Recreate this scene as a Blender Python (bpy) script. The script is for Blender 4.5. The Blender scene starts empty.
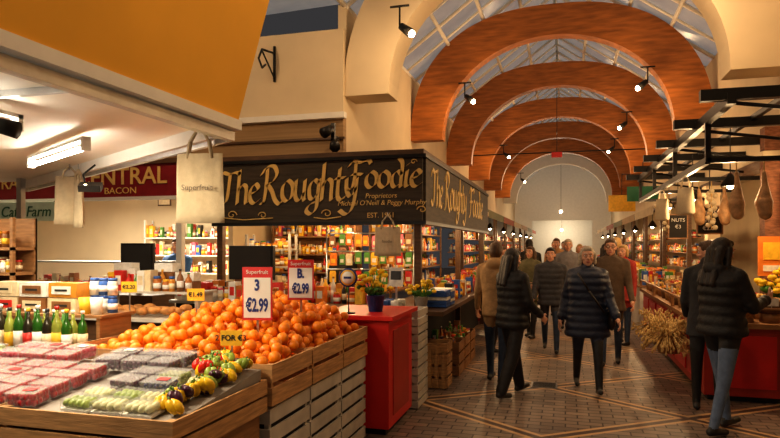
import bpy, math, random
import numpy as np
from mathutils import Matrix, Vector, Euler
R=random.Random(7)
D=math.radians
# ------------------------------------------------------------ materials
_M={}
def mat(name,col,rough=.6,metal=0,var=.12,scale=8,bump=0,bscale=None,emit=0,ecol=None,alpha=1,trans=0,stretch=None):
    if name in _M: return _M[name]
    m=bpy.data.materials.new(name); m.use_nodes=True; nt=m.node_tree; N=nt.nodes; L=nt.links
    b=N['Principled BSDF']; b.inputs['Roughness'].default_value=rough; b.inputs['Metallic'].default_value=metal
    g=N.new('ShaderNodeNewGeometry'); mp=N.new('ShaderNodeMapping'); L.new(g.outputs['Position'],mp.inputs['Vector'])
    if stretch: mp.inputs['Scale'].default_value=stretch
    nz=N.new('ShaderNodeTexNoise'); nz.inputs['Scale'].default_value=scale; nz.inputs['Detail'].default_value=4
    L.new(mp.outputs['Vector'],nz.inputs['Vector'])
    r=N.new('ShaderNodeValToRGB'); L.new(nz.outputs['Fac'],r.inputs['Fac'])
    r.color_ramp.elements[0].position=.3; r.color_ramp.elements[1].position=.7
    r.color_ramp.elements[0].color=[c*(1-var) for c in col]+[1]
    r.color_ramp.elements[1].color=[min(1,c*(1+var)) for c in col]+[1]
    L.new(r.outputs['Color'],b.inputs['Base Color'])
    if bump:
        n2=N.new('ShaderNodeTexNoise'); n2.inputs['Scale'].default_value=bscale or scale*3; n2.inputs['Detail'].default_value=5
        L.new(mp.outputs['Vector'],n2.inputs['Vector'])
        bp=N.new('ShaderNodeBump'); bp.inputs['Strength'].default_value=bump; bp.inputs['Distance'].default_value=.02
        L.new(n2.outputs['Fac'],bp.inputs['Height']); L.new(bp.outputs['Normal'],b.inputs['Normal'])
    if emit:
        b.inputs['Emission Color'].default_value=list(ecol or col)+[1]; b.inputs['Emission Strength'].default_value=emit
    if alpha<1: b.inputs['Alpha'].default_value=alpha
    if trans: b.inputs['Transmission Weight'].default_value=trans
    _M[name]=m; return m

cream=mat('cream_plaster',(.70,.57,.38),.8,var=.05,scale=2,bump=.05)
white=mat('white_paint',(.8,.77,.7),.6,var=.04)
tanwall=mat('tan_panel',(.36,.23,.11),.7,var=.2,scale=3,stretch=(.3,.3,9))
archw=mat('arch_timber',(.40,.135,.026),.5,var=.33,scale=5,bump=.25,bscale=14,stretch=(.5,1.2,3.5))
wood=mat('crate_wood',(.48,.27,.115),.7,var=.3,scale=6,bump=.2,stretch=(1,1,12))
woodd=mat('dark_wood',(.11,.055,.025),.5,var=.3,scale=6,stretch=(1,1,6))
woodm=mat('mid_wood',(.30,.15,.06),.55,var=.25,scale=6,stretch=(1,1,8))
palewood=mat('pale_slats',(.50,.46,.40),.7,var=.15,scale=6)
black=mat('black_metal',(.015,.014,.013),.4,.3)
blackm=mat('black_matte',(.022,.02,.018),.8)
signb=mat('sign_board',(.05,.036,.022),.6,var=.45,scale=3,stretch=(1,1,10))
gold=mat('gold_paint',(.80,.55,.18),.45,var=.1)
redp=mat('red_counter_paint',(.60,.02,.015),.35,var=.1,scale=3)
redd=mat('dark_red_panel',(.38,.03,.016),.45,var=.15,scale=3)
redsign=mat('burgundy_sign',(.26,.012,.018),.45,var=.1)
yell=mat('awning_yellow',(.90,.47,.045),.75,var=.05,scale=2,bump=.06)
canop=mat('canopy_lining',(.84,.80,.70),.7,var=.06,scale=2)
canvas=mat('canvas',(.60,.50,.34),.9,var=.06,scale=30,bump=.15,bscale=200)
greytxt=mat('print_grey',(.2,.17,.14),.8)
paper=mat('paper',(.80,.78,.72),.7,var=.02)
redc=mat('print_red',(.6,.03,.03),.5)
blue=mat('ink_blue',(.02,.04,.2),.5)
orange=mat('orange_peel',(.88,.25,.008),.42,var=.2,scale=9,bump=.12,bscale=180)
stemg=mat('stem_green',(.1,.2,.03),.6)
plastic=mat('clear_plastic',(.9,.9,.92),.10,alpha=.15)
glass=mat('case_glass',(.8,.9,.88),.05,alpha=.14)
steel=mat('steel',(.5,.5,.5),.3,.9)
wicker=mat('wicker',(.35,.20,.08),.7,var=.4,scale=60,bump=.4)
straw=mat('straw',(.62,.43,.18),.8,var=.25,scale=30)
tube_e=mat('tube_glow',(1,.95,.85),.5,emit=30,ecol=(1,.92,.78))
bulb_e=mat('bulb_glow',(1,.85,.6),.5,emit=30,ecol=(1,.80,.5))
PAL=[mat('pk_'+n,c,.45,var=.15,scale=20) for n,c in dict(red=(.6,.03,.02),orange=(.8,.22,.02),yellow=(.85,.50,.04),green=(.1,.28,.05),blue=(.04,.12,.4),
  cream=(.75,.62,.40),white=(.8,.78,.72),brown=(.25,.11,.04),honey=(.6,.25,.03),black=(.03,.03,.03),pink=(.7,.15,.2),amber=(.45,.15,.02)).items()]
pred,porg,pyel,pgrn,pblu,pcre,pwhi,pbro,phon,pbla,ppin,pamb=PAL
# ------------------------------------------------------------ mesh builder
class MB:
    def __init__(s): s.v=[];s.f=[];s.mi=[];s.sm=[];s.mats=[]
    def add(s,V,F,m,M=None,smooth=False):
        if m not in s.mats: s.mats.append(m)
        k=s.mats.index(m); o=len(s.v)
        s.v+= [tuple(M@Vector(p)) for p in V] if M is not None else [tuple(p) for p in V]
        for f in F: s.f.append(tuple(i+o for i in f)); s.mi.append(k); s.sm.append(smooth)
    def box(s,c,d,m,rz=0,M=None,rot=None):
        x,y,z=[a/2 for a in d]
        V=[(-x,-y,-z),(x,-y,-z),(x,y,-z),(-x,y,-z),(-x,-y,z),(x,-y,z),(x,y,z),(-x,y,z)]
        F=[(0,3,2,1),(4,5,6,7),(0,1,5,4),(1,2,6,5),(2,3,7,6),(3,0,4,7)]
        T=Matrix.Translation(c)
        if rot: T=T@Euler(rot).to_matrix().to_4x4()
        elif rz: T=T@Matrix.Rotation(rz,4,'Z')
        if M is not None: T=M@T
        s.add(V,F,m,T)
    def bb(s,x0,x1,y0,y1,z0,z1,m): s.box(((x0+x1)/2,(y0+y1)/2,(z0+z1)/2),(abs(x1-x0),abs(y1-y0),abs(z1-z0)),m)
    def lathe(s,c,prof,m,n=12,M=None):
        V=[];F=[]
        for r,z in prof:
            for i in range(n):
                a=2*math.pi*i/n; V.append((r*math.cos(a),r*math.sin(a),z))
        for j in range(len(prof)-1):
            for i in range(n):
                F.append((j*n+i,j*n+(i+1)%n,(j+1)*n+(i+1)%n,(j+1)*n+i))
        F.append(tuple(range(n))[::-1]); F.append(tuple((len(prof)-1)*n+i for i in range(n)))
        T=Matrix.Translation(c)
        if M is not None: T=T@M
        s.add(V,F,m,T,True)
    def sph(s,c,r,m,n=10,k=7,M=None):
        if not hasattr(r,'__len__'): r=(r,r,r)
        V=[(0,0,-r[2])];F=[]
        for j in range(1,k):
            t=math.pi*j/k
            for i in range(n):
                a=2*math.pi*i/n; V.append((r[0]*math.sin(t)*math.cos(a),r[1]*math.sin(t)*math.sin(a),-r[2]*math.cos(t)))
        V.append((0,0,r[2])); e=len(V)-1
        for i in range(n):
            F.append((0,1+(i+1)%n,1+i)); F.append((e,1+(k-2)*n+i,1+(k-2)*n+(i+1)%n))
            for j in range(k-2): F.append((1+j*n+i,1+j*n+(i+1)%n,1+(j+1)*n+(i+1)%n,1+(j+1)*n+i))
        T=Matrix.Translation(c)
        if M is not None: T=T@M
        s.add(V,F,m,T,True)
    def tube(s,p0,p1,r0,m,r1=None,n=8):
        p0=Vector(p0);p1=Vector(p1);r1=r0 if r1 is None else r1
        d=p1-p0; l=d.length
        if l<1e-6:return
        q=Vector((0,0,1)).rotation_difference(d).to_matrix().to_4x4()
        s.lathe(p0,[(r0,0),(r1,l)],m,n,q)
    def path(s,P,r,m,n=6):
        for a,b in zip(P,P[1:]): s.tube(a,b,r,m,n=n)
    def cap(s,p0,r0,p1,r1,m,n=14):
        p0=Vector(p0);p1=Vector(p1); d=p1-p0;l=max(d.length,1e-4)
        q=Vector((0,0,1)).rotation_difference(d).to_matrix().to_4x4()
        pr=[]
        for k in range(5): a=-math.pi/2+math.pi/2*(k+.25)/4.25; pr.append((r0*math.cos(a),r0*math.sin(a)))
        for k in range(5): a=math.pi/2*(k)/4.25; pr.append((r1*math.cos(a),l+r1*math.sin(a)))
        s.lathe(p0,pr,m,n,q)
    def loft(s,levels,m,M=None,n=28):
        V=[];F=[]
        for lv in levels:
            z,rx,ry=lv[:3]; cy=lv[3] if len(lv)>3 else 0
            for i in range(n):
                a=2*math.pi*i/n; ca,sa=math.cos(a),math.sin(a)
                V.append((rx*math.copysign(abs(ca)**.85,ca),cy+ry*math.copysign(abs(sa)**.85,sa),z))
        for j in range(len(levels)-1):
            for i in range(n): F.append((j*n+i,j*n+(i+1)%n,(j+1)*n+(i+1)%n,(j+1)*n+i))
        F.append(tuple(range(n))[::-1]); F.append(tuple((len(levels)-1)*n+i for i in range(n)))
        s.add(V,F,m,M,True)
    def mesh(s,name):
        me=bpy.data.meshes.new(name); me.from_pydata(s.v,[],s.f)
        for m in s.mats: me.materials.append(m)
        me.polygons.foreach_set('material_index',s.mi); me.polygons.foreach_set('use_smooth',s.sm); me.update(); return me
    def obj(s,name,parent=None,bevel=0,recenter=True):
        V=np.array(s.v); c=(V.min(0)+V.max(0))/2 if recenter else np.zeros(3)
        if recenter and parent is None: c[2]=V[:,2].min()
        s.v=[tuple(p) for p in (V-c)]
        o=bpy.data.objects.new(name,s.mesh(name)); o.location=c
        bpy.context.collection.objects.link(o)
        if parent: setpar(o,parent)
        if bevel:
            b=o.modifiers.new('bevel','BEVEL'); b.width=bevel; b.segments=2; b.limit_method='ANGLE'
        return o
def setpar(o,p):
    o.parent=p; o.matrix_parent_inverse=(Matrix.LocRotScale(p.location,p.rotation_euler,p.scale)).inverted()
def text(body,loc,rot,size,m,parent=None,ext=.004,shear=0,align='CENTER',name='lettering',sx=1,offset=0,top=None):
    c=bpy.data.curves.new('t','FONT'); c.body=body; c.size=size; c.extrude=ext; c.shear=shear; c.align_x=align; c.align_y='CENTER'; c.offset=offset
    c.resolution_u=3
    o=bpy.data.objects.new('t',c); bpy.context.collection.objects.link(o); bpy.context.view_layer.update()
    me=bpy.data.meshes.new_from_object(o.evaluated_get(bpy.context.evaluated_depsgraph_get()))
    bpy.data.objects.remove(o); me.materials.clear(); me.materials.append(m)
    q=bpy.data.objects.new(top or name,me); q.location=loc; q.rotation_euler=rot; q.scale=(sx,1,1); bpy.context.collection.objects.link(q)
    if parent: setpar(q,parent)
    return q
FACE=(math.pi/2,0,0)
FACEX=(math.pi/2,0,math.pi/2)
def light(kind,name,loc,e,col=(1,.72,.42),size=.15,rot=(0,0,0),sy=None,spot=None,parent=None):
    l=bpy.data.lights.new(name,kind); l.energy=e; l.color=col
    if kind=='AREA':
        l.size=size
        if sy: l.shape='RECTANGLE'; l.size_y=sy
    else: l.shadow_soft_size=size
    if spot: l.spot_size=D(spot); l.spot_blend=.6
    o=bpy.data.objects.new(name,l); o.location=loc; o.rotation_euler=rot; bpy.context.collection.objects.link(o)
    if parent: setpar(o,parent)
    return o
# ------------------------------------------------------------ camera/world
cam=bpy.data.cameras.new('camera'); co=bpy.data.objects.new('camera',cam); bpy.context.collection.objects.link(co)
co.location=(0,0,1.65); co.rotation_euler=(math.pi/2,0,D(15.8)); cam.lens=28.6; cam.sensor_width=36; cam.shift_y=.0333; cam.clip_end=200
bpy.context.scene.camera=co
w=bpy.data.worlds.new('world'); bpy.context.scene.world=w; w.use_nodes=True
bg=w.node_tree.nodes['Background']; bg.inputs[0].default_value=(.55,.53,.55,1); bg.inputs[1].default_value=.09
sc=bpy.context.scene
sc.view_settings.view_transform='Standard'; sc.view_settings.look='Medium High Contrast'; sc.view_settings.exposure=-0.15
# ------------------------------------------------------------ floor
def floor_mat():
    m=bpy.data.materials.new('floor_pavers'); m.use_nodes=True; nt=m.node_tree;N=nt.nodes;L=nt.links;b=N['Principled BSDF']
    g=N.new('ShaderNodeNewGeometry'); mp=N.new('ShaderNodeMapping'); mp.inputs['Rotation'].default_value=(0,0,0)
    L.new(g.outputs['Position'],mp.inputs['Vector'])
    br=N.new('ShaderNodeTexBrick'); br.inputs['Scale'].default_value=1; br.inputs['Brick Width'].default_value=.22; br.inputs['Row Height'].default_value=.11
    br.inputs['Mortar Size'].default_value=.007; br.inputs['Color1'].default_value=(.38,.28,.21,1); br.inputs['Color2'].default_value=(.22,.17,.14,1); br.inputs['Mortar'].default_value=(.06,.045,.04,1)
    L.new(mp.outputs['Vector'],br.inputs['Vector'])
    sp=N.new('ShaderNodeSeparateXYZ'); L.new(g.outputs['Position'],sp.inputs[0])
    def mth(op,a,b2=None):
        n=N.new('ShaderNodeMath'); n.operation=op
        for i,v in enumerate((a,b2)):
            if v is None: continue
            if isinstance(v,(int,float)): n.inputs[i].default_value=v
            else: L.new(v,n.inputs[i])
        return n.outputs[0]
    def lines(sg,off):
        s=mth('ADD',mth('MULTIPLY',mth('ADD',sp.outputs[0],off),.6*sg),mth('MULTIPLY',sp.outputs[1],.8))
        return mth('PINGPONG',mth('SUBTRACT',s,4.23),.8)
    f=mth('MINIMUM',lines(1,0),lines(-1,.4))
    outer=mth('LESS_THAN',f,.08); inner=mth('LESS_THAN',f,.035)
    mx=N.new('ShaderNodeMix'); mx.data_type='RGBA'; L.new(outer,mx.inputs[0]); L.new(br.outputs['Color'],mx.inputs[6]); mx.inputs[7].default_value=(.75,.47,.24,1)
    mx2=N.new('ShaderNodeMix'); mx2.data_type='RGBA'; L.new(inner,mx2.inputs[0]); L.new(mx.outputs[2],mx2.inputs[6]); mx2.inputs[7].default_value=(.13,.09,.075,1)
    nz=N.new('ShaderNodeTexNoise'); nz.inputs['Scale'].default_value=1.5; nz.inputs['Detail'].default_value=6; L.new(g.outputs['Position'],nz.inputs['Vector'])
    mx3=N.new('ShaderNodeMix'); mx3.data_type='RGBA'; mx3.blend_type='MULTIPLY'; mx3.inputs[0].default_value=.4; L.new(mx2.outputs[2],mx3.inputs[6]); L.new(nz.outputs['Fac'],mx3.inputs[7])
    L.new(mx3.outputs[2],b.inputs['Base Color'])
    mr=N.new('ShaderNodeMapRange'); mr.inputs['To Min'].default_value=.28; mr.inputs['To Max'].default_value=.55; L.new(nz.outputs['Fac'],mr.inputs[0]); L.new(mr.outputs[0],b.inputs['Roughness'])
    bp=N.new('ShaderNodeBump'); bp.inputs['Strength'].default_value=.4; bp.inputs['Distance'].default_value=.004; L.new(br.outputs['Fac'],bp.inputs['Height']); bp.invert=True; L.new(bp.outputs['Normal'],b.inputs['Normal'])
    return m
m=MB(); m.bb(-12,6,-3,44,-.1,0,floor_mat()); m.obj('floor')
m=MB(); m.bb(-.39,-.09,7.35,7.65,0,.006,steel)
for i in range(6): m.bb(-.37,-.11,7.38+i*.045,7.395+i*.045,.006,.009,black)
m.obj('drain_cover')
# ------------------------------------------------------------ shell
CX=-.22
m=MB(); m.bb(-3.05,-2.93,8.12,38,2.79,5.0,cream); m.bb(-12,-2.93,8,8.12,3.42,4.62,cream); m.bb(-12,-2.93,8.0,8.12,2.79,3.42,tanwall)
m.bb(-9.5,-2.88,7.9,8.0,3.38,3.46,white); m.bb(-9.5,-2.9,7.96,8.0,3.1,3.13,woodd)
m.obj('wall_left')
m=MB(); m.bb(-12.1,-12,-3,11,0,5,cream); m.obj('wall_far_left')
m=MB(); m.bb(-12,-5.0,11,11.1,0,4,cream); m.obj('wall_cafe_back')
m=MB(); m.bb(-5.05,-4.97,8.6,11,0,2.75,cream); m.obj('wall_divider')
m=MB(); m.bb(2.55,2.67,2,38,2.75,5.0,cream); m.bb(2.52,2.7,2,38,2.68,2.8,woodd); m.obj('wall_right')
m=MB(); m.bb(4.0,4.1,0,38,0,3.2,cream); m.bb(2.67,4.0,0,38,3.1,3.2,cream); m.obj('wall_right_back')
m=MB(); m.bb(-5.1,-1.9,38,38.1,0,7.4,white); m.bb(1.5,4.1,38,38.1,0,7.4,white); m.bb(-1.9,1.5,38,38.1,3.1,7.4,white)
m.bb(-5.1,4.1,42,42.1,0,3.5,white); m.bb(-3,3,38.1,42,3.3,3.35,white); m.obj('wall_back')
roofg=mat('skylight_pane',(.26,.27,.28),.25,var=.4,scale=1.2,emit=.18,ecol=(.66,.67,.68))
barw=mat('glazing_bar',(.85,.80,.70),.6,var=.03)
def roof(name,x0,z0,x1,z1,y0,y1,step):
    m=MB(); m.add([(x0,y0,z0),(x0,y1,z0),(x1,y1,z1),(x1,y0,z1)],[(0,1,2,3)],roofg)
    d=Vector((x1-x0,0,z1-z0)); y=y0; k=0
    while y<=y1:
        m.tube((x0,y,z0-.02),(x1,y,z1-.02),.04 if k%2==0 else .028,barw,n=6); y+=step; k+=1
    for t in (0,.28,.52,.76,1): m.tube((x0+d.x*t,y0,z0+d.z*t-.02),(x0+d.x*t,y1,z0+d.z*t-.02),.04,barw,n=6)
    m.obj(name)
roof('ceiling_skylight',-2.95,5.0,CX,7.0,0,38,.68)
roof('ceiling_skylight',2.6,5.0,CX,7.0,0,38,.68)
roof('ceiling_skylight',-12,4.7,-2.95,5.0,0,8.1,.9)
def arch(y,mt,th=.28):
    m=MB(); n=40; z0=3.7; V=[];F=[]
    for i in range(n+1):
        t=math.pi*i/n; c,s_=math.cos(t),math.sin(t)
        ix,iz=CX+2.08*c,z0+1.85*s_**.95
        ox,oz=CX+2.72*math.copysign(abs(c)**.8,c),z0+2.42*s_**.9
        for yy in (y-th/2,y+th/2): V+=[(ix,yy,iz),(ox,yy,oz)]
    for i in range(n):
        a=4*i;b=4*(i+1)
        F+=[(a,a+1,b+1,b),(a+2,b+2,b+3,a+3),(a,b,b+2,a+2),(a+1,a+3,b+3,b+1)]
    F+=[(0,2,3,1),(4*n,4*n+1,4*n+3,4*n+2)]
    m.add(V,F,mt); m.obj('roof_arch')
YA=[12.0,15.8,19.6,23.4,27.2]
arch(8.3,cream,.5)
for y in YA: arch(y,archw)
arch(31.0,white,.4)
for y in (17.3,):
    m=MB(); m.tube((CX-2.6,y,4.15),(CX+2.6,y,4.15),.016,black)
    m.box((CX,y,4.08),(.28,.10,.14),redc); m.tube((CX,y,4.15),(CX,y,6.9),.008,black); m.obj('tie_rod')
def spotlight(x,y,z,dx,e=55,name='arch_spotlight'):
    m=MB(); m.tube((x,y,z),(x,y,z+.25),.012,black); m.tube((x+dx*.02,y,z),(x+dx*.16,y-.06,z-.12),.045,black,.06,12)
    m.sph((x+dx*.165,y-.062,z-.125),.045,bulb_e); m.tube((x-.12,y,z+.25),(x+.12,y,z+.25),.015,black)
    o=m.obj(name); light('POINT','lamp',(x+dx*.26,y-.14,z-.26),e,(1,.66,.36),.07,parent=o)
spotlight(CX-1.75,7.4,4.35,1,44); spotlight(CX+1.75,7.4,4.65,-1,55)
spotlight(-4.4,5.6,4.35,1,70,'added_fill_spotlight'); spotlight(.6,2.6,4.3,-1,80,'added_fill_spotlight')  # added fixtures out of view: brighten the left wall, awning and near floor
for i,y in enumerate(YA):
    if i%2==0: spotlight(CX-1.6,y-.4,4.45,1,42)
    if i<3: spotlight(CX+1.6,y-.4,4.5,-1,42)
gg=mat('globe_glow',(1,.9,.75),.4,emit=8,ecol=(1,.85,.6))
def globe(x,y,z,top,e):
    m=MB(); m.tube((x,y,z+.1),(x,y,top),.008,black); m.lathe((x,y,z+.06),[(.06,0),(.03,.06)],black,12); m.sph((x,y,z),.09,gg,14,10)
    o=m.obj('globe_lamp'); light('POINT','lamp',(x,y,z-.14),e,(1,.82,.58),.09,parent=o)
globe(CX,33.5,3.4,6.9,130); globe(CX,40.2,2.6,3.3,120)
m=MB(); m.path([(-3.95,7.95,4.35),(-3.95,7.6,4.3),(-3.95,7.5,4.15),(-3.95,7.6,4.05),(-3.95,7.7,4.12)],.015,black); m.path([(-3.95,7.97,4.45),(-3.95,7.97,3.95)],.02,black); m.tube((-3.95,7.97,4.0),(-3.95,7.6,4.28),.012,black); m.obj('wall_bracket')
m=MB(); m.box((-2.98,7.75,3.1),(.05,.05,.35),black); m.tube((-3.0,7.72,3.2),(-3.06,7.6,3.12),.06,black,.075); m.tube((-2.95,7.72,3.0),(-2.9,7.6,2.93),.06,black,.075); m.box((-2.98,7.87,3.1),(.03,.26,.04),black); m.obj('wall_spotlight')
# ------------------------------------------------------------ near awning + canopy
m=MB(); y0,y1=-1.5,3.16
V=[(-1.8,y0,2.36),(-1.8,y1,2.33),(-1.53,y1,3.25),(-1.53,y0,3.25),(-1.86,y0,2.36),(-1.86,y1,2.33),(-1.59,y1,3.25),(-1.59,y0,3.25)]
m.add(V,[(0,1,2,3),(7,6,5,4),(0,4,5,1),(1,5,6,2),(3,2,6,7),(0,3,7,4)],yell)
m.box((-1.82,.83,2.33),(.09,4.68,.055),white); m.box((-1.845,.83,2.27),(.05,4.68,.05),steel)
m.obj('awning')
m=MB(); z=2.36
P=[(-1.86,-1.5),(-1.86,3.16),(-5.8,5.55),(-9,5.55),(-9,-1.5)]
m.add([(x,y,z) for x,y in P]+[(x,y,z+.06) for x,y in P],[(4,3,2,1,0),(5,6,7,8,9)]+[(i,(i+1)%5,5+(i+1)%5,5+i) for i in range(5)],canop)
a=math.atan2(5.55-3.16,-5.8+1.86); L_=math.hypot(3.94,2.39)
m.box(((-1.86-5.8)/2,(3.16+5.55)/2,2.34),(L_,.06,.13),white,rz=a)
m.box(((-1.86-5.8)/2,(3.16+5.55)/2+.02,2.26),(L_,.03,.03),steel,rz=a)
for i in range(4): m.bb(-9,-1.9,-.6+i*.95,-.57+i*.95,2.33,2.36,steel)
m.box((-5.6,5.3,1.18),(.06,.06,2.36),steel)
m.obj('stall_canopy')
def tubelamp(x,y,z,l,e,rz=0):
    m=MB(); M=Matrix.Translation((x,y,z))@Matrix.Rotation(rz,4,'Z')
    m.box((0,0,.045),(.05,l,.02),white,M=M)
    for q in (-1,1): m.box((0,q*(l/2-.015),.01),(.05,.03,.08),white,M=M)
    a=M@Vector((0,-l/2+.03,-.01));b=M@Vector((0,l/2-.03,-.01)); m.tube(a,b,.016,tube_e)
    o=m.obj('fluorescent_lamp'); light('AREA','lamp',(x,y,z-.05),e,(1,.84,.6),.14,(0,0,rz),l,parent=o)
tubelamp(-2.65,1.9,2.25,1.2,18); tubelamp(-3.3,3.4,2.25,1.2,32,rz=D(60)); tubelamp(-5.0,3.2,2.25,1.2,32)
m=MB(); m.box((-3.55,4.0,2.1),(.16,.1,.05),black,rot=(.4,0,.5)); m.path([(-3.55,4.05,2.28),(-3.62,4.0,2.2),(-3.6,4.0,2.12)],.008,black); m.sph((-3.57,3.97,2.09),.03,bulb_e); o=m.obj('work_lamp')
m=MB(); m.tube((-2.42,2.1,2.34),(-2.38,2.1,2.2),.02,steel); m.tube((-2.44,2.1,2.19),(-2.3,2.16,2.15),.03,blackm,.04); o=m.obj('canopy_spotlight')
light('SPOT','lamp',(-2.28,2.17,2.13),58,(1,.80,.55),.06,(D(42),0,D(4)),spot=125,parent=o)
def tote(x,y,z,w_,h,rz,label=None,top=None):
    M=Matrix.Translation((x,y,z))@Matrix.Rotation(rz,4,'Z'); m=MB(); n=10
    V=[];F=[]
    for j in range(7):
        t=j/6
        for i in range(n+1):
            u=i/n-.5; b=.035*math.cos(u*math.pi)*(1-.55*t)+.006*math.sin(u*19+j)
            V.append((u*w_*(1-.08*t),-b,t*h))
        for i in range(n+1):
            u=.5-i/n; b=.03*math.cos(u*math.pi)*(1-.55*t); V.append((u*w_*(1-.08*t),b+.004,t*h))
    k=2*(n+1)
    for j in range(6):
        for i in range(k): F.append((j*k+i,j*k+(i+1)%k,(j+1)*k+(i+1)%k,(j+1)*k+i))
    F.append(tuple(range(k))[::-1])
    m.add(V,F,canvas,M,True)
    hh=(top or h*.6)
    for s_ in (-.014,.014):
        pts=[(-w_*.25,s_,h*.93),(-w_*.19,s_*.8,h+hh*.5),(-w_*.05,0,h+hh),(w_*.05,0,h+hh),(w_*.19,s_*.8,h+hh*.5),(w_*.25,s_,h*.93)]
        m.path([M@Vector(p) for p in pts],.009,canvas,5)
    m.tube(M@Vector((0,0,h+hh-.02)),M@Vector((0,0,h+hh+.05)),.006,steel)
    o=m.obj('tote_bag')
    if label: text(label,M@Vector((0,-.044,h*.5)),(math.pi/2,0,rz),.047,greytxt,o,.001)
tote(-2.08,3.22,1.78,.30,.41,D(10),'Superfruit',.14)
tote(-4.2,4.48,1.83,.24,.42,D(40),None,.08)
tote(-4.05,4.42,1.80,.20,.40,D(-30),None,.10)
tote(-1.98,6.9,1.52,.32,.34,D(5),'foodie',.12)
# ------------------------------------------------------------ produce stand
def crate(m,x0,x1,y0,y1,z0,z1,mt,n=3,gap=.015,floor_=True):
    h=(z1-z0-(n-1)*gap)/n; t=.014
    for i in range(n):
        a=z0+i*(h+gap)
        m.bb(x0,x1,y0,y0+t,a,a+h,mt); m.bb(x0,x1,y1-t,y1,a,a+h,mt); m.bb(x0,x0+t,y0+t,y1-t,a,a+h,mt); m.bb(x1-t,x1,y0+t,y1-t,a,a+h,mt)
    for x in (x0+t,x1-t-.03):
        for y in (y0+t,y1-t-.03): m.bb(x,x+.03,y,y+.03,z0,z1,mt)
    if floor_: m.bb(x0+t,x1-t,y0+t,y1-t,z0,z0+.012,mt)
m=MB()
m.bb(-4.0,-1.68,2.36,3.2,.0,.70,woodm)
crate(m,-2.6,-1.64,2.33,3.22,.70,.88,wood,2); crate(m,-3.58,-2.62,2.33,3.22,.70,.88,wood,2); crate(m,-4.2,-3.6,2.33,3.22,.70,.88,wood,2)
m.bb(-4.2,-1.66,2.36,3.2,.80,.83,palewood)
m.add([(-4.2,2.34,.855),(-1.67,2.34,.855),(-1.67,3.2,.94),(-4.2,3.2,.94),(-4.2,2.34,.83),(-1.67,2.34,.83),(-1.67,3.2,.83),(-4.2,3.2,.83)],[(0,1,2,3),(0,4,5,1),(1,5,6,2),(2,6,7,3)],mat('tray_liner',(.30,.27,.24),.6))
m.obj('produce_stand')
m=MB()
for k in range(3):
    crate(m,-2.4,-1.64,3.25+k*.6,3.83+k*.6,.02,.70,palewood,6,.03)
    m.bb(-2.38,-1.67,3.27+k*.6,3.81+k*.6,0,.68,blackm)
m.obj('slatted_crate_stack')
m=MB()
for k in range(3):
    crate(m,-2.2,-1.62,3.24+k*.6,3.82+k*.6,.72,.96,wood,2,.03)
    crate(m,-3.1,-2.22,3.24+k*.6,3.82+k*.6,.80,1.0,wood,2,.03)
m.bb(-3.1,-2.42,3.3,5.0,.0,.78,woodd)
m.obj('orange_crate')
m=MB(); r=.040
rs=np.random.RandomState(3)
def hm(x,y):
    h=1.0+.24*max(0,1-((x+2.3)/.78)**2)*max(0,min(1,(y-3.2)/.9))*max(0,min(1,(5.05-y)/.25))
    e=min(x+3.07,-1.67-x)
    return min(h,.98+e*1.1)
A=np.zeros((0,3))
for it in range(850):
    best=None
    for q in range(10):
        x=rs.uniform(-3.04,-1.70); y=rs.uniform(3.29,4.98)
        z=.90
        if len(A):
            d2=(A[:,0]-x)**2+(A[:,1]-y)**2; k=d2<(2*r)**2
            if k.any(): z=max(z,(A[k,2]+np.sqrt((2*r)**2-d2[k])).max())
        sc_=z-hm(x,y)
        if best is None or sc_<best[0]: best=(sc_,x,y,z)
    if best[0]>-.01: continue
    A=np.vstack([A,best[1:]])
for x,y,z in A: m.sph((x,y,z),r*rs.uniform(.93,1.03),orange,12,8,Euler((rs.uniform(-1,1),rs.uniform(-1,1),0)).to_matrix().to_4x4())
m.obj('orange_pile')
berry=mat('strawberry',(.36,.012,.018),.35,var=.3,scale=40); rasp=mat('raspberry',(.45,.03,.06),.5,var=.3,scale=40)
blub=mat('blueberry',(.03,.03,.10),.5,var=.3,scale=40); grape=mat('grape_black',(.06,.012,.035),.3); grapeg=mat('grape_green',(.33,.38,.12),.3)
peppy=mat('pepper_yellow',(.80,.50,.02),.25); peppr=mat('pepper_red',(.6,.02,.01),.25); lime=mat('lime',(.26,.36,.05),.4); leafg=mat('berry_leaf',(.08,.22,.03),.6); pale=mat('chicory',(.62,.62,.36),.5)
def ztray(y): return .855+(y-2.34)*.099
def punnets(name,x0,x1,y0,y1,kinds,lift=0):
    m=MB(); x=x0; i=0
    while x+.17<x1+.001:
        y=y0;j=0
        while y+.125<y1+.001:
            cx,cy=x+.085+R.uniform(-.012,.012),y+.0625
            zb=ztray(cy)+.012+lift; k=kinds[(i*3+j*2+R.randint(0,1))%len(kinds)]
            M=Matrix.Translation((cx,cy,zb))@Euler((.098,R.uniform(-.03,.03),R.uniform(-.2,.2))).to_matrix().to_4x4()
            for a in range(5):
                for b in range(4):
                    for c in range(2):
                        rr={'s':.019,'b':.013,'g':.016}.get(k[1],.018)
                        p=M@Vector(((a-2)*.030+R.uniform(-.004,.004),(b-1.5)*.026+R.uniform(-.004,.004),.020+c*.025))
                        m.sph(p,(rr,rr,rr*1.1),k[0],6,5)
                        if k[1]=='s' and c and R.random()<.4: m.sph(p+Vector((0,0,rr*.9)),(.009,.009,.004),leafg,5,4)
            m.box((0,0,.034),(.158,.113,.064),plastic,M=M); m.box((0,0,.068),(.162,.118,.005),plastic,M=M)
            if R.random()<.3: m.box((0.02,0,.0725),(.06,.045,.002),paper if R.random()<.5 else redc,M=M)
            y+=.137;j+=1
        x+=.182;i+=1
    return m.obj(name)
punnets('strawberry_punnets',-3.35,-2.30,2.37,2.92,[(berry,'s')])
punnets('strawberry_punnets',-3.3,-2.6,2.93,3.2,[(berry,'s'),(rasp,'s')],.02)
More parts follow.
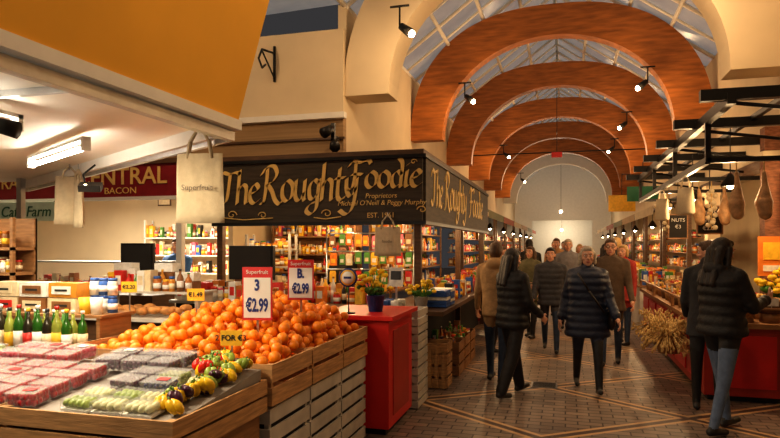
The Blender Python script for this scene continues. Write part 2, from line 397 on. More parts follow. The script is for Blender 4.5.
punnets('berry_punnets',-2.58,-1.98,2.92,3.2,[(grape,'g'),(blub,'b'),(rasp,'s')],.015)
punnets('berry_punnets',-2.24,-1.86,2.64,2.92,[(grape,'g'),(blub,'b'),(grapeg,'g')])
punnets('grape_punnets',-4.15,-3.37,2.37,3.2,[(grape,'g'),(grapeg,'g'),(berry,'s')])
def peppers(name,x0,x1,y0,y1,ms,n,lay=.045):
    m=MB()
    for i in range(n):
        x,y=R.uniform(x0,x1),R.uniform(y0,y1); z=ztray(y)+.035+R.uniform(0,lay); c=R.choice(ms)
        Mx=Euler((R.uniform(-1,1),R.uniform(-1,1),R.uniform(0,6))).to_matrix().to_4x4()
        for q in range(3):
            a=q*2.09; m.sph((x+.014*math.cos(a),y+.014*math.sin(a),z),(.026,.026,.04),c,8,6,Mx)
        p=Vector((x,y,z))+Mx.to_3x3()@Vector((0,0,.035)); m.tube(p,p+Mx.to_3x3()@Vector((0,0,.02)),.005,stemg)
    m.obj(name)
peppers('pepper_pile',-1.96,-1.72,2.95,3.17,[peppy,peppr,lime,grape],30)
peppers('pepper_pile',-1.83,-1.71,2.45,2.93,[peppy,lime,grape,pale],24,.03)
m=MB()
for bx in range(3):
    for by in range(2):
        cx,cy=-2.20+bx*.165+R.uniform(-.01,.01),2.43+by*.125; zb=ztray(cy)+.01
        M=Matrix.Translation((cx,cy,zb))@Euler((.098,0,R.uniform(-.25,.25))).to_matrix().to_4x4(); k=[lime,pale,pale,lime,pale,grapeg][(bx+by*2)%6]
        m.box((0,0,.006),(.155,.10,.012),paper,M=M)
        for a in range(4):
            for b in range(2): m.sph(M@Vector(((a-1.5)*.036,(b-.5)*.044,.034)),(.019,.030,.020),k,9,6)
        m.box((0,0,.032),(.153,.10,.052),plastic,M=M)
m.obj('lime_packs')
def pricesign(x,y,z0,z1,w_,head,body,rz=D(12),s2=.36,sx=.72,s3=.33):
    m=MB(); M=Matrix.Translation((x,y,0))@Matrix.Rotation(rz,4,'Z'); h=z1-z0
    m.box((0,0,z0+h/2),(w_+.02,.012,h+.02),redc,M=M); m.box((0,-.007,z0+h*.42),(w_,.004,h*.80),paper,M=M); m.box((0,.012,z0-.1),(.015,.01,.25),steel,M=M)
    o=m.obj('price_sign')
    text(head,M@Vector((0,-.01,z1-h*.07)),(math.pi/2,0,rz),.038,paper,o,.001)
    for i,t in enumerate(body): text(t,M@Vector((0,-.011,z0+h*(.66-i*.40))),(math.pi/2,0,rz),h*(s2 if i==0 else s3),blue,o,.001,sx=sx if i==0 else .52,offset=.004)
pricesign(-2.01,3.80,1.15,1.49,.185,'Superfruit',['3','€2.99'],s2=.30,s3=.36)
pricesign(-1.90,4.27,1.25,1.53,.175,'Superfruit',['B.','€2.99'],s2=.34,s3=.36)
def tag(x,y,z,t,foot):
    m=MB(); m.box((x,y,z),(.13,.006,.09),pyel,rz=D(14)); m.box((x,y+.008,(z+foot)/2),(.01,.006,z-foot),steel); o=m.obj('price_tag')
    text(t,(x,y-.006,z),(math.pi/2,0,D(14)),.045,pbla,o,.001,offset=.001)
tag(-2.65,4.05,1.28,'€1.49',1.08); tag(-1.90,3.27,1.10,'2 FOR €3',.95); tag(-3.5,4.38,1.30,'€2.20',1.04)
# ------------------------------------------------------------ goods helpers
def bottle(m,x,y,z,h,r,mt,cap=pbla,label=None):
    m.lathe((x,y,z),[(r,0),(r,h*.6),(r*.75,h*.7),(r*.35,h*.8),(r*.35,h*.95)],mt,9); m.lathe((x,y,z+h*.93),[(r*.42,0),(r*.42,h*.07)],cap,8)
    if label: m.lathe((x,y,z+h*.18),[(r*1.03,0),(r*1.03,h*.3)],label,9)
def jar(m,x,y,z,h,r,mt,cap,label=None):
    m.lathe((x,y,z),[(r,0),(r,h*.75),(r*.82,h*.85)],mt,9); m.lathe((x,y,z+h*.83),[(r*.9,0),(r*.9,h*.17)],cap,9)
    if label: m.lathe((x,y,z+h*.2),[(r*1.03,0),(r*1.03,h*.35)],label,9)
def goods(m,x0,x1,y0,y1,z,hmax=.2,mats=PAL,dens=1.0,kinds='bjx',wide=1.0):
    x=x0
    while x<x1-.03:
        wx=R.uniform(.06,.1)*wide; y=y0
        while y<y1-.03:
            wy=R.uniform(.07,.13)*wide
            if x+wx>x1 or y+wy>y1: break
            if R.random()<dens:
                k=R.choice(kinds); h=hmax*R.uniform(.5,1); c=R.choice(mats)
                if k=='b':
                    m.bb(x+.004,x+wx-.004,y+.004,y+wy-.004,z,z+h,c); m.bb(x+wx*.2,x+wx*.8,y+.002,y+.004,z+h*.3,z+h*.75,R.choice([pwhi,pyel,pred,pcre]))
                elif k=='j': jar(m,x+wx/2,y+wy/2,z,min(h,.14),min(wx,wy)*.46,c,R.choice(PAL),R.choice([pwhi,pcre,pyel]))
                else: bottle(m,x+wx/2,y+wy/2,z,max(h,.16),min(wx,wy)*.36,c,R.choice(PAL),R.choice([pwhi,pcre]))
            y+=wy
        x+=wx
def shelf(name,x0,x1,y0,y1,zs,top,mt=woodm,mats=PAL,hm=None,kinds='bjx',back=None,dens=1):
    m=MB()
    for i,z in enumerate(zs):
        m.bb(x0,x1,y0,y1,z-.025,z,mt); nx=zs[i+1] if i+1<len(zs) else top
        goods(m,x0+.03,x1-.03,y0+.02,y1-.03,z,min(.3,(nx-z)*.8),mats,dens,kinds)
    for x in (x0,x1-.03):
        for y in (y0,y1-.03): m.bb(x,x+.03,y,y+.03,0,top,mt)
    if back=='y': m.bb(x0,x1,y1-.015,y1,zs[0],top,mt)
    if back=='x': m.bb(x0,x0+.015,y0,y1,zs[0],top,mt)
    if back=='X': m.bb(x1-.015,x1,y0,y1,zs[0],top,mt)
    return m.obj(name)
# near-left groceries
m=MB(); m.bb(-4.4,-3.15,3.55,4.0,0,.92,woodd); m.bb(-4.2,-3.12,3.32,3.6,.86,.90,woodm); m.bb(-4.4,-3.15,3.65,4.0,1.13,1.15,woodm)
for x in (-4.38,-3.2): m.bb(x,x+.03,3.66,3.99,.9,1.13,woodm)
m.bb(-4.15,-3.14,3.31,3.33,0,.86,woodd)
m.obj('grocery_stand')
gl=mat('bottle_green',(.03,.12,.015),.15); gy=mat('bottle_lime',(.30,.33,.06),.2); gd=mat('bottle_dark',(.03,.025,.015),.15)
m=MB()
for i in range(9):
    x=-3.85+i*.08
    bottle(m,x,3.40,.90,.32+.02*(i%2),.034,[gl,gd,gy,gl,gd][i%5],[pyel,pwhi,pbla,pred][i%4],[pwhi,pcre,pyel,pwhi,pred][i%5])
    bottle(m,x+.03,3.51,.90,.30,.033,[pgrn,gy,gl][i%3],pwhi,pcre)
m.obj('bottles')
m=MB()
for i in range(3):
    for k in range(2): m.box((-4.1+i*.27+.01*k,3.80,1.205+k*.112),(.25,.16,.105),[pcre,pbro,pcre,pwhi,phon][(i+k*2)%5]); m.box((-4.1+i*.27,3.717,1.205+k*.112),(.17,.004,.06),[pred,pcre,pbro,pwhi][(i+k)%4]); m.box((-4.1+i*.27,3.714,1.205+k*.112),(.11,.002,.015),pbla)
m.obj('grocery_boxes')
m=MB()
for i in range(3):
    for k in range(2): jar(m,-3.38+i*.08,3.85,1.15+k*.13,.125,.036,[pblu,pwhi][(i+k)%2],pblu,pwhi)
for i in range(2): m.lathe((-3.35+i*.1,3.72,1.15),[(.035,0),(.045,.12)],[pyel,pwhi][i],10)
m.obj('blue_label_jars')
shelf('jar_shelf',-5.3,-4.42,4.1,4.35,[.95,1.2,1.42,1.63],1.88,woodm,[phon,pamb,pbro,pred,pyel,pwhi],kinds='j',back='y')
m=MB(); m.bb(-4.3,-3.15,4.5,5.2,0,1.0,woodd); m.bb(-4.35,-3.12,4.45,5.25,1.0,1.03,palewood); m.bb(-4.35,-3.2,4.9,5.25,1.2,1.22,palewood)
for x in (-4.3,-3.25): m.bb(x,x+.03,4.95,5.2,1.03,1.2,palewood)
m.obj('bakery_table')
bread=mat('bread',(.46,.21,.06),.7,var=.4,scale=25)
m=MB()
for i in range(9):
    for j in range(3): m.sph((-4.25+i*.125,4.55+j*.13,1.065+R.uniform(0,.03)),(.065,.05,.035),bread,9,6,Matrix.Rotation(R.uniform(0,3),4,'Z'))
m.obj('bread_rolls')
m=MB(); goods(m,-4.32,-3.22,4.92,5.08,1.22,.22,[pcre,pbro,pwhi,phon,pgrn,pred,pamb,pyel],1); m.obj('jam_jars')
m=MB()
for i in range(4):
    for k in range(3-i%2): m.box((-4.15+i*.23,5.16,1.265+k*.085),(.2,.12,.08),[pwhi,pcre,pwhi,pbro][(i+k)%4])
m.obj('cake_boxes')
m=MB(); m.bb(-3.9,-2.7,5.6,6.1,0,1.05,blackm); m.bb(-3.95,-2.65,5.55,6.15,1.05,1.08,steel); m.obj('counter')
m=MB(); goods(m,-3.9,-2.75,5.6,6.1,1.08,.2,[pbro,pbla,pwhi,pamb,pred],1,'bj'); m.obj('packets')
m=MB(); m.box((-3.4,6.3,1.45),(.55,.05,.38),black); m.box((-3.4,6.27,1.45),(.50,.01,.33),blackm); m.box((-3.4,6.32,1.15),(.06,.05,.3),black); m.box((-3.4,6.32,.93),(.3,.2,.02),black); m.box((-3.4,6.33,.46),(.5,.3,.92),woodd); m.obj('till_screen')
m=MB(); m.box((-4.6,5.9,1.50),(.42,.04,.34),black); m.box((-4.6,5.875,1.50),(.38,.01,.30),blackm); m.box((-4.6,5.92,1.25),(.05,.04,.3),black); m.box((-4.6,5.95,.55),(.6,.4,1.1),woodd); m.obj('till_screen')
# ------------------------------------------------------------ red counter
m=MB(); m.bb(-2.1,-1.46,5.12,5.95,.06,1.0,redp); m.bb(-2.15,-1.41,5.07,6.0,1.0,1.04,redp); m.bb(-2.05,-1.50,5.16,5.9,0,.06,black)
m.bb(-1.46,-1.452,5.25,5.8,.15,.9,redd); m.obj('red_counter',bevel=.008)
m=MB()
for k in range(6): crate(m,-1.85,-1.42,6.05,6.5,.01+k*.165,.165+k*.165,palewood,2,.02)
m.obj('crate_stack')
petal=mat('petal_yellow',(.95,.60,.02),.6); leaf=mat('leaf_green',(.07,.2,.03),.6,var=.3)
def flowers(name,x,y,z,s_=1,n=26,pot=pwhi):
    m=MB(); m.lathe((x,y,z),[(.055*s_,0),(.075*s_,.13*s_),(.08*s_,.13*s_)],pot,14)
    for i in range(n):
        a=R.uniform(0,6.28); q=R.uniform(.02,.17)*s_; hz=(.16+R.uniform(.03,.2)*(1-q/(.3*s_)))*s_
        p=Vector((x+q*math.cos(a),y+q*math.sin(a),z+.0+hz)); m.tube((x+q*.2*math.cos(a),y+q*.2*math.sin(a),z+.1*s_),p,.003*s_,leaf,n=4)
        m.sph(p,(.028*s_,.028*s_,.02*s_),petal,7,4); m.sph(p+Vector((0,0,.012*s_)),.011*s_,pbro,6,4)
        b=a+1; m.sph((x+q*.8*math.cos(b),y+q*.8*math.sin(b),z+.13*s_+q*.4),(.03*s_,.012*s_,.02*s_),leaf,6,4,Matrix.Rotation(b,4,'Z'))
    m.obj(name)
flowers('flower_pot',-1.68,5.45,1.04,1.15,pot=pblu)
flowers('flower_pot',-1.6,6.98,.91,1.1)
m=MB(); m.tube((-1.86,5.22,1.04),(-1.86,5.22,1.28),.006,black); m.tube((-1.86,5.20,1.36),(-1.86,5.215,1.36),.085,blue,n=24); m.tube((-1.86,5.195,1.36),(-1.86,5.20,1.36),.07,pyel,n=24); m.tube((-1.86,5.190,1.36),(-1.86,5.195,1.36),.055,pwhi,n=24); m.box((-1.86,5.188,1.36),(.07,.003,.02),blue)
m.lathe((-1.86,5.22,1.04),[(.06,0),(.06,.01)],black,14); m.obj('round_sign')
# ------------------------------------------------------------ Foodie stall
m=MB(); m.bb(-4.35,-1.6,7.03,7.09,1.92,2.68,signb); m.bb(-1.63,-1.57,7.09,13.1,1.92,2.68,signb)
m.bb(-4.35,-1.55,7.0,7.1,1.89,1.93,black); m.bb(-4.35,-1.55,7.0,7.1,2.67,2.71,black); m.bb(-1.64,-1.55,7.1,13.1,2.67,2.71,black); m.bb(-1.64,-1.55,7.1,13.1,1.89,1.93,black)
sg=m.obj('hanging_shop_sign')
GL={'T':(.80,[[(0,.82),(.12,1.0),(.4,.94),(.7,1.0),(.88,.92)],[(.45,.95),(.43,.5),(.38,.1),(.2,0),(.05,.12)]]),
'h':(.52,[[(.05,1.05),(.05,.5),(.05,0)],[(.05,.4),(.2,.6),(.38,.52),(.4,.25),(.42,.02),(.52,.06)]]),
'e':(.46,[[(.05,.3),(.3,.38),(.38,.5),(.22,.62),(.05,.4),(.08,.12),(.25,0),(.45,.12)]]),
'R':(.78,[[(.15,.95),(.15,.5),(.1,0),(-.03,-.04)],[(-.08,.78),(.1,1.0),(.4,1.02),(.55,.8),(.4,.58),(.18,.5)],[(.2,.5),(.4,.3),(.55,.05),(.75,-.08),(.88,.06)]]),
'o':(.52,[[(.25,.6),(.06,.45),(.06,.15),(.25,0),(.44,.15),(.44,.45),(.25,.6),(.15,.56)]]),
'u':(.54,[[(.05,.6),(.05,.2),(.15,.02),(.3,.05),(.4,.25)],[(.4,.6),(.4,.2),(.42,.02),(.52,.06)]]),
'g':(.52,[[(.4,.5),(.22,.6),(.06,.4),(.1,.1),(.25,.05),(.38,.2)],[(.42,.6),(.4,.1),(.38,-.22),(.2,-.38),(0,-.28),(.12,-.1),(.35,-.03),(.5,.06)]]),
't':(.40,[[(.15,.9),(.12,.4),(.15,.08),(.3,0),(.4,.1)],[(-.02,.6),(.35,.63)]]),
'y':(.50,[[(.03,.6),(.06,.3),(.2,.1),(.35,.2),(.4,.35)],[(.42,.6),(.4,.1),(.3,-.28),(.1,-.4),(-.15,-.28)]]),
'F':(.66,[[(.2,.95),(.2,.4),(.12,0),(-.05,-.05)],[(-.1,.82),(.08,1.02),(.4,.95),(.7,1.03),(.82,.9)],[(.05,.5),(.3,.53),(.5,.5)]]),
'd':(.56,[[(.42,.45),(.25,.6),(.06,.4),(.08,.12),(.22,0),(.4,.15)],[(.25,1.08),(.42,.85),(.42,.3),(.44,.02),(.54,.06)]]),
'i':(.24,[[(.08,.6),(.06,.2),(.1,.02),(.22,.06)],[(.07,.80),(.11,.84)]])}
def script(mb,wd,x,z,sx,sz,axis,plane,nib=.028):
    """broad-nib pen lettering: each stroke is a ribbon swept with a fixed slanted nib"""
    nv=(nib*.85,nib*.62)
    for ch in wd:
        w_,st=GL[ch]
        for s_ in st:
            P=[Vector((a,b)) for a,b in s_]; P=[P[0]*2-P[1]]+P+[P[-1]*2-P[-2]]; C=[]
            for i in range(1,len(P)-2):
                for k in range(6):
                    t=k/6; C.append(.5*((2*P[i])+(P[i+1]-P[i-1])*t+(2*P[i-1]-5*P[i]+4*P[i+1]-P[i+2])*t*t+(3*P[i]-P[i-1]-3*P[i+1]+P[i+2])*t**3))
            C.append(P[-2]); V=[];F=[]
            for q in C:
                u=x+(q.x+.12*q.y)*sx; v=z+q.y*sz
                for sg_ in (-1,1):
                    a,b=u+sg_*nv[0],v+sg_*nv[1]
                    for dp in (0,.008):
                        V.append((a,plane+dp,b) if axis=='x' else (plane-dp,a,b))
            n=len(C)
            for i in range(n-1):
                a=4*i;b=a+4; F+=[(a,a+2,b+2,b),(a+1,b+1,b+3,a+3),(a,b,b+1,a+1),(a+2,a+3,b+3,b+2)]
            F+=[(0,1,3,2),(4*n-4,4*n-2,4*n-1,4*n-3)]
            mb.add(V,F,gold)
        x+=w_*sx
m=MB()
script(m,'The',-4.28,2.17,.33,.40,'x',7.018); script(m,'Roughty',-3.66,2.19,.335,.43,'x',7.018); script(m,'Foodie',-2.50,2.33,.30,.32,'x',7.018,.026)
script(m,'The',7.35,2.14,.42,.44,'y',-1.562,.034); script(m,'Roughty',8.25,2.16,.50,.47,'y',-1.562,.036); script(m,'Foodie',10.5,2.16,.58,.46,'y',-1.562,.036)
def curl(cx,cz,s_,fl,y=7.018):
    pts=[]
    for i in range(22):
        t=i/21*3.6*math.pi/1.6; r_=s_*(1-.8*i/21); pts.append((cx+fl*(r_*math.cos(t)-s_),y,cz+r_*math.sin(t)*.8))
    m.path(pts,.007,gold,5)
for cx,cz,s_,f in [(-4.0,2.03,.07,1),(-3.7,2.02,.06,-1),(-2.85,2.03,.07,-1),(-1.66,2.06,.06,-1),(-4.24,2.6,.04,1),(-1.66,2.62,.04,1)]: curl(cx,cz,s_,f)
m.path([(-4.25,7.018,2.0),(-3.9,7.018,1.965),(-3.5,7.018,1.985)],.008,gold,5); m.path([(-2.95,7.018,1.985),(-2.8,7.018,1.965),(-2.6,7.018,1.99)],.008,gold,5)
m.obj('script_lettering',parent=sg)
text('Proprietors\nMichael O\'Neill & Peggy Murphy',(-2.10,7.02,2.19),FACE,.083,gold,sg,.003,.2)
text('EST. 1961',(-2.10,7.02,2.0),FACE,.085,gold,sg,.003)
m=MB()
for x,y in ((-4.3,7.15),(-1.68,7.17),(-1.68,10.0),(-1.68,13.0)): m.bb(x-.04,x+.04,y-.04,y+.04,0,2.7,woodd)
m.bb(-4.9,-1.6,7.1,13.1,2.72,2.78,woodd); m.obj('stall_frame')
m=MB(); m.bb(-4.3,-1.75,7.25,7.85,0,.86,blackm); m.bb(-4.3,-1.3,6.75,7.9,.86,.91,woodd); m.bb(-2.1,-1.75,7.9,12.9,0,.86,blackm); m.bb(-2.15,-1.3,7.9,13.0,.86,.91,woodd)
m.obj('shop_counter')
bright=PAL+[phon,pyel,porg,pcre,ppin,pyel,pwhi]
m=MB(); goods(m,-4.2,-2.3,7.3,7.8,.91,.36,bright,.95,wide=1.3); m.obj('deli_goods')
m=MB(); goods(m,-1.95,-1.4,8.0,12.8,.91,.30,PAL+[porg,pred,pyel,pwhi,pyel],.9,wide=1.2); m.obj('deli_goods')
m=MB()
for k in range(5):
    for i in range(2): m.box((-1.47,7.30+i*.30,.935+k*.04),(.26,.26,.034),[pblu,pblu,pwhi][(k+i)%3])
m.obj('blue_trays')
m=MB()
for i in range(9): m.lathe((-2.15+ (i%3)*.14,6.83+(i//3)*.13,.91),[(.05,0),(.055,.09),(.05,.1)],[pcre,pblu,pwhi][i%3],12)
m.obj('ramekins')
shelf('shop_shelf',-4.8,-3.3,9.6,9.95,[.9,1.2,1.5,1.8,2.1],2.4,woodm,bright,back='y')
shelf('shop_shelf',-2.85,-2.5,8.9,12.8,[.95,1.25,1.55,1.85],2.15,woodm,bright+[porg,pyel,pred,pgrn],back='x')
shelf('shop_shelf',-4.4,-3.7,7.95,8.2,[1.1,1.35,1.6],1.8,palewood,[phon,pamb,pcre,pyel],kinds='j')
m=MB()
for i in range(30):
    x=-3.15+(i%10)*.122+R.uniform(-.012,.012); z=[1.70,1.45,1.20][i//10]+R.uniform(-.015,.015); s_=R.uniform(.8,1.05); c=R.choice([ppin,porg,pyel,pgrn,pred,pgrn,pcre,pbro,phon])
    m.box((x,8.2,z),(.095*s_,.03,.15*s_),c); m.box((x,8.183,z-.01),(.06*s_,.004,.06*s_),R.choice([pwhi,pcre,pyel])); m.box((x,8.2,z+.085*s_),(.09*s_,.008,.03),c)
for z in (1.81,1.56,1.31): m.tube((-3.25,8.2,z),(-1.98,8.2,z),.01,steel)
for x in (-3.25,-1.98): m.tube((x,8.2,0),(x,8.2,1.90),.012,steel)
m.obj('hanging_packets')
m=MB(); m.box((-1.88,6.9,1.28),(.17,.01,.22),pwhi,rot=(-.1,0,0)); m.box((-1.88,6.894,1.30),(.12,.004,.1),pbla,rot=(-.1,0,0)); m.box((-1.88,6.92,1.05),(.02,.02,.28),steel); m.obj('price_sign')
m=MB(); crate(m,-1.70,-1.30,6.98,7.33,.01,.52,wood,4,.03)
for i in range(5): m.bb(-1.68+i*.08,-1.64+i*.08,6.965,6.98,.01,.52,wood)
m.obj('wooden_crate')
m=MB()
for j in range(3): crate(m,-1.68,-1.28,7.7+j*.5,8.15+j*.5,.01,.42,woodm,3,.03); goods(m,-1.66,-1.31,7.72+j*.5,8.1+j*.5,.3,.25,[pbro,pamb,pgrn,pcre])
m.obj('wooden_crate')
def pendant(x,y,z,top,e,shade=black,r=.1,col=(1,.66,.34)):
    m=MB(); m.tube((x,y,z+.1),(x,y,top),.006,black); m.lathe((x,y,z),[(r,0),(r*.85,.04),(r*.3,.12),(r*.15,.14)],shade,16); m.sph((x,y,z),.035,bulb_e)
    o=m.obj('pendant_lamp'); light('POINT','lamp',(x,y,z-.06),e,col,.05,parent=o)
pendant(-3.6,7.6,2.15,2.72,32); pendant(-2.4,7.7,2.15,2.72,32); pendant(-1.95,9.4,2.05,2.72,30); pendant(-1.95,11.6,2.05,2.72,30); pendant(-3.3,9.0,2.3,2.72,48)
# ------------------------------------------------------------ left cafe / Central
m=MB(); m.bb(-8.6,-4.75,6.87,6.93,2.28,2.72,redsign); m.bb(-8.6,-4.72,6.84,6.95,2.70,2.76,woodd); m.bb(-8.6,-4.72,6.84,6.95,2.24,2.28,white)
for x in (-8.5,-4.8): m.bb(x-.04,x+.04,6.95,7.03,0,2.76,white)
cs=m.obj('fascia_sign')
text('CENTRAL',(-5.62,6.86,2.54),FACE,.31,gold,cs,.004,sx=1.05,offset=.004); text('BACON',(-5.62,6.86,2.36),FACE,.12,gold,cs,.003,sx=1.2); text('CENTRAL',(-7.7,6.86,2.5),FACE,.24,gold,cs,.004)
m=MB(); m.bb(-7.9,-6.35,6.65,6.70,1.97,2.22,mat('cafe_green',(.55,.66,.50),.6)); m.tube((-7.8,6.67,2.22),(-7.8,6.84,2.3),.01,black); m.tube((-6.5,6.67,2.22),(-6.5,6.84,2.3),.01,black)
o=m.obj('cafe_sign'); text('Cafe Farm',(-6.95,6.645,2.09),FACE,.2,mat('txt_green',(.03,.12,.06),.6),o,.003,.2)
m=MB(); m.bb(-8.4,-5.1,7.2,7.9,0,.95,white); m.bb(-8.4,-5.1,7.15,7.95,.95,1.0,steel); m.bb(-8.4,-5.6,7.25,7.6,1.0,1.4,glass); m.bb(-8.4,-5.6,7.25,7.65,1.4,1.42,steel); m.obj('display_counter')
m=MB(); goods(m,-8.3,-5.65,7.3,7.55,1.0,.25,[pred,ppin,pbro,pcre,pwhi,pamb]); m.obj('meat_trays')
shelf('wall_shelf',-8.2,-5.6,10.7,10.98,[1.1,1.45,1.8],2.15,white,PAL,dens=.8)
m=MB()
for x,z in ((-7.7,1.95),(-7.2,1.95),(-6.75,1.9)): m.box((x,10.68,z+.6),(.3,.02,.24),woodd); m.box((x,10.667,z+.6),(.25,.01,.19),pcre)
m.obj('picture_frames')
m=MB(); m.box((-5.3,7.4,1.22),(.35,.3,.42),steel); m.box((-5.3,7.24,1.3),(.25,.02,.12),pbla); m.obj('weighing_scale')
m=MB()
for i in range(3):
    m.bb(-8.6+i*1.2,-7.6+i*1.2,8.9,9.05,2.55,2.6,white); m.tube((-8.55+i*1.2,8.97,2.53),(-7.65+i*1.2,8.97,2.53),.018,tube_e); m.tube((-8.1+i*1.2,8.97,2.6),(-8.1+i*1.2,8.97,2.99),.01,white)
o=m.obj('fluorescent_lamp'); light('AREA','lamp',(-7.1,8.9,2.45),250,(1,.86,.66),3.0,(0,0,0),.3,parent=o)
m=MB(); m.bb(-12,-5.06,8.2,11,3.0,3.05,white); m.obj('ceiling_cafe')
# ------------------------------------------------------------ far stalls
awn=[mat('awning_olive',(.20,.20,.10),.7),mat('awning_rust',(.35,.08,.03),.7),mat('awning_cream',(.6,.48,.3),.7),mat('awning_tan',(.4,.26,.12),.7)]
def farstall(side,y0,y1,k):
    s_=side; xa=-1.35 if s_<0 else 1.4; xb=-2.2 if s_<0 else 2.3
    x0,x1=min(xa,xb),max(xa,xb)
    m=MB(); m.bb(x0,x1,y0,y1-.2,0,.82,[redd,woodd,white,woodm][k%4]); m.bb(x0-.03,x1+.03,y0-.02,y1-.18,.82,.86,woodm)
    for y in (y0+.1,y1-.3): m.bb(xb-.04,xb+.04,y-.04,y+.04,0,2.6,woodd)
    c=awn[k%4]; xf=xa+s_*.25
    m.add([(xb,y0,2.62),(xb,y1-.1,2.62),(xf,y1-.1,2.42),(xf,y0,2.42),(xf,y0,2.25),(xf,y1-.1,2.25)],[(0,1,2,3),(3,2,5,4)],c)
    goods(m,x0+.05,x1-.05,y0+.05,y1-.3,.86,.3,PAL+[porg,pyel,pcre],.9,'bjb',wide=1.3)
    xs=xb+s_*.05
    for z in (1.2,1.5,1.8): m.bb(min(xs,xs+s_*.25),max(xs,xs+s_*.25),y0,y1-.2,z-.02,z,woodm); goods(m,min(xs,xs+s_*.25),max(xs,xs+s_*.25),y0+.1,y1-.4,z,.2,PAL,.85,wide=1.2)
    m.obj('market_stall')
    pendant((xa+xb)/2,(y0+y1)/2,2.05,2.48,40)
ys=[13.5,17,20.5,24,28,32,36]
for i in range(6): farstall(-1,ys[i],ys[i+1],i)
for i in range(6): farstall(1,ys[i]-.5,ys[i+1]-.5,i+2)
m=MB(); m.box((1.75,15.6,2.85),(.7,.05,.35),mat('green_sign',(.02,.16,.08),.5)); m.tube((1.75,15.6,3.02),(1.75,15.6,3.6),.01,black); m.tube((1.75,15.6,3.6),(2.55,15.6,3.6),.012,black); m.obj('hanging_sign')
m=MB(); m.box((1.5,18.2,2.8),(.7,.05,.45),pyel); m.tube((1.5,18.2,3.0),(1.5,18.2,3.6),.01,black);m.tube((1.5,18.2,3.6),(2.55,18.2,3.6),.012,black); m.obj('hanging_sign')
# ------------------------------------------------------------ right stall
m=MB(); m.bb(1.42,2.25,7.25,12.6,.06,.78,redd); m.bb(1.46,2.2,7.3,12.6,0,.06,black); m.bb(1.36,2.3,7.18,12.65,.78,.83,woodm)
m.bb(2.25,3.5,7.25,7.95,.06,.78,redd); m.bb(2.3,3.5,7.18,8.0,.78,.83,woodm); m.bb(2.25,3.5,7.3,7.9,0,.06,black)
for i in range(6): m.bb(1.405,1.42,7.4+i*.87,8.1+i*.87,.15,.7,redp)
for i in range(3): m.bb(1.55+i*.65,2.1+i*.65,7.235,7.25,.15,.7,redp)
for y in (7.2,9.0,10.8,12.6): m.bb(1.36,1.40,y,y+.04,.83,1.0,woodm)
m.bb(1.36,1.40,7.2,12.64,.98,1.0,woodm); m.bb(1.4,3.5,7.18,7.22,.98,1.0,woodm)
m.obj('red_market_counter')
olive=mat('olive',(.22,.2,.04),.3); nut=mat('nuts',(.5,.28,.1),.6,var=.3,scale=40); apr=mat('apricot',(.75,.3,.05),.5); choc=mat('chocolate',(.12,.05,.025),.4); chees=mat('cheese',(.8,.55,.18),.5)
m=MB()
for i in range(3):
    for j in range(14):
        cx=1.55+i*.27; cy=7.4+j*.37; zb=.83+i*.05
        if i: m.lathe((cx,cy,.83),[(.11,0),(.11,i*.05)],woodm,10)
        m.lathe((cx,cy,zb),[(.115,0),(.13,.13),(.12,.13),(.115,.11)],[woodm,wicker,woodd][(i+j)%3],14)
        c=[nut,olive,apr,choc,nut,chees,berry][(i*2+j)%7]
        for q in range(16):
            a=R.uniform(0,6.28); rr=.1*math.sqrt(R.random()); m.sph((cx+rr*math.cos(a),cy+rr*math.sin(a),zb+.135+.03*(1-rr/.1)),.02,c,6,4)
m.obj('produce_tubs')
m=MB()
for j in range(12):
    m.box((1.385,7.4+j*.42,1.06),(.006,.12,.08),[pwhi,pyel][j%3==0]); m.box((1.385,7.4+j*.42,1.01),(.006,.006,.04),steel)
for j in range(8):
    m.box((1.6+j*.22,7.20,1.06),(.13,.006,.08),[pwhi,pyel][j%3==0]); m.box((1.6+j*.22,7.2,1.01),(.006,.006,.04),steel)
m.obj('price_tags')
m=MB()
for i in range(5):
    for j in range(2):
        cx=2.45+i*.21;cy=7.42+j*.25
        m.lathe((cx,cy,.83),[(.09,0),(.09,.1)],[chees,pcre,bread][(i+j)%3],14)
        if i%2: m.lathe((cx,cy,.93),[(.075,0),(.07,.08)],[pwhi,chees][j],14)
m.bb(2.35,3.45,7.24,7.255,.83,1.22,glass); m.bb(2.35,3.45,7.24,7.7,1.22,1.235,glass)
m.obj('cheese_display')
flowers('flower_pot',2.36,7.86,.83,1.7,44,pbro)
def wheat(y,n=230):
    m=MB(); m.lathe((1.18,y,.38),[(.12,0),(.17,.20),(.18,.22)],wicker,18); m.tube((1.28,y,.58),(1.42,y,.66),.015,wicker); m.tube((1.25,y,.42),(1.42,y,.42),.015,wicker)
    for i in range(n):
        a=R.uniform(0,6.28); q=R.uniform(.18,.42); z=.62+R.uniform(.0,.16)-(.2 if q>.32 else 0)
        p0=Vector((1.18+.08*math.cos(a),y+.08*math.sin(a),.58)); pm=p0.lerp(Vector((1.18+q*.6*math.cos(a),y+q*.9*math.sin(a),z+.07)),.6); pm.x=min(pm.x,1.34)
        p1=Vector((min(1.34,1.18+q*.75*math.cos(a)),y+q*1.25*math.sin(a),z)); m.tube(p0,pm,.004,straw,.004,4); m.tube(pm,p1,.004,straw,.006,4); m.sph(p1,(.012,.012,.024),straw,5,4)
    m.obj('wheat_basket')
wheat(7.95,300); wheat(8.9,140)
brick=mat('brick_column',(.22,.09,.045),.8,var=.35,scale=14,bump=.3,stretch=(1,1,3))
m=MB(); m.bb(2.35,2.54,8.55,8.75,0,3.1,brick); m.bb(2.32,2.545,8.52,8.78,2.7,2.8,cream); m.obj('brick_column')
m=MB(); m.bb(2.35,2.54,11.7,11.95,0,2.66,cream); m.bb(2.31,2.545,11.65,12,2.5,2.66,cream); m.obj('column')
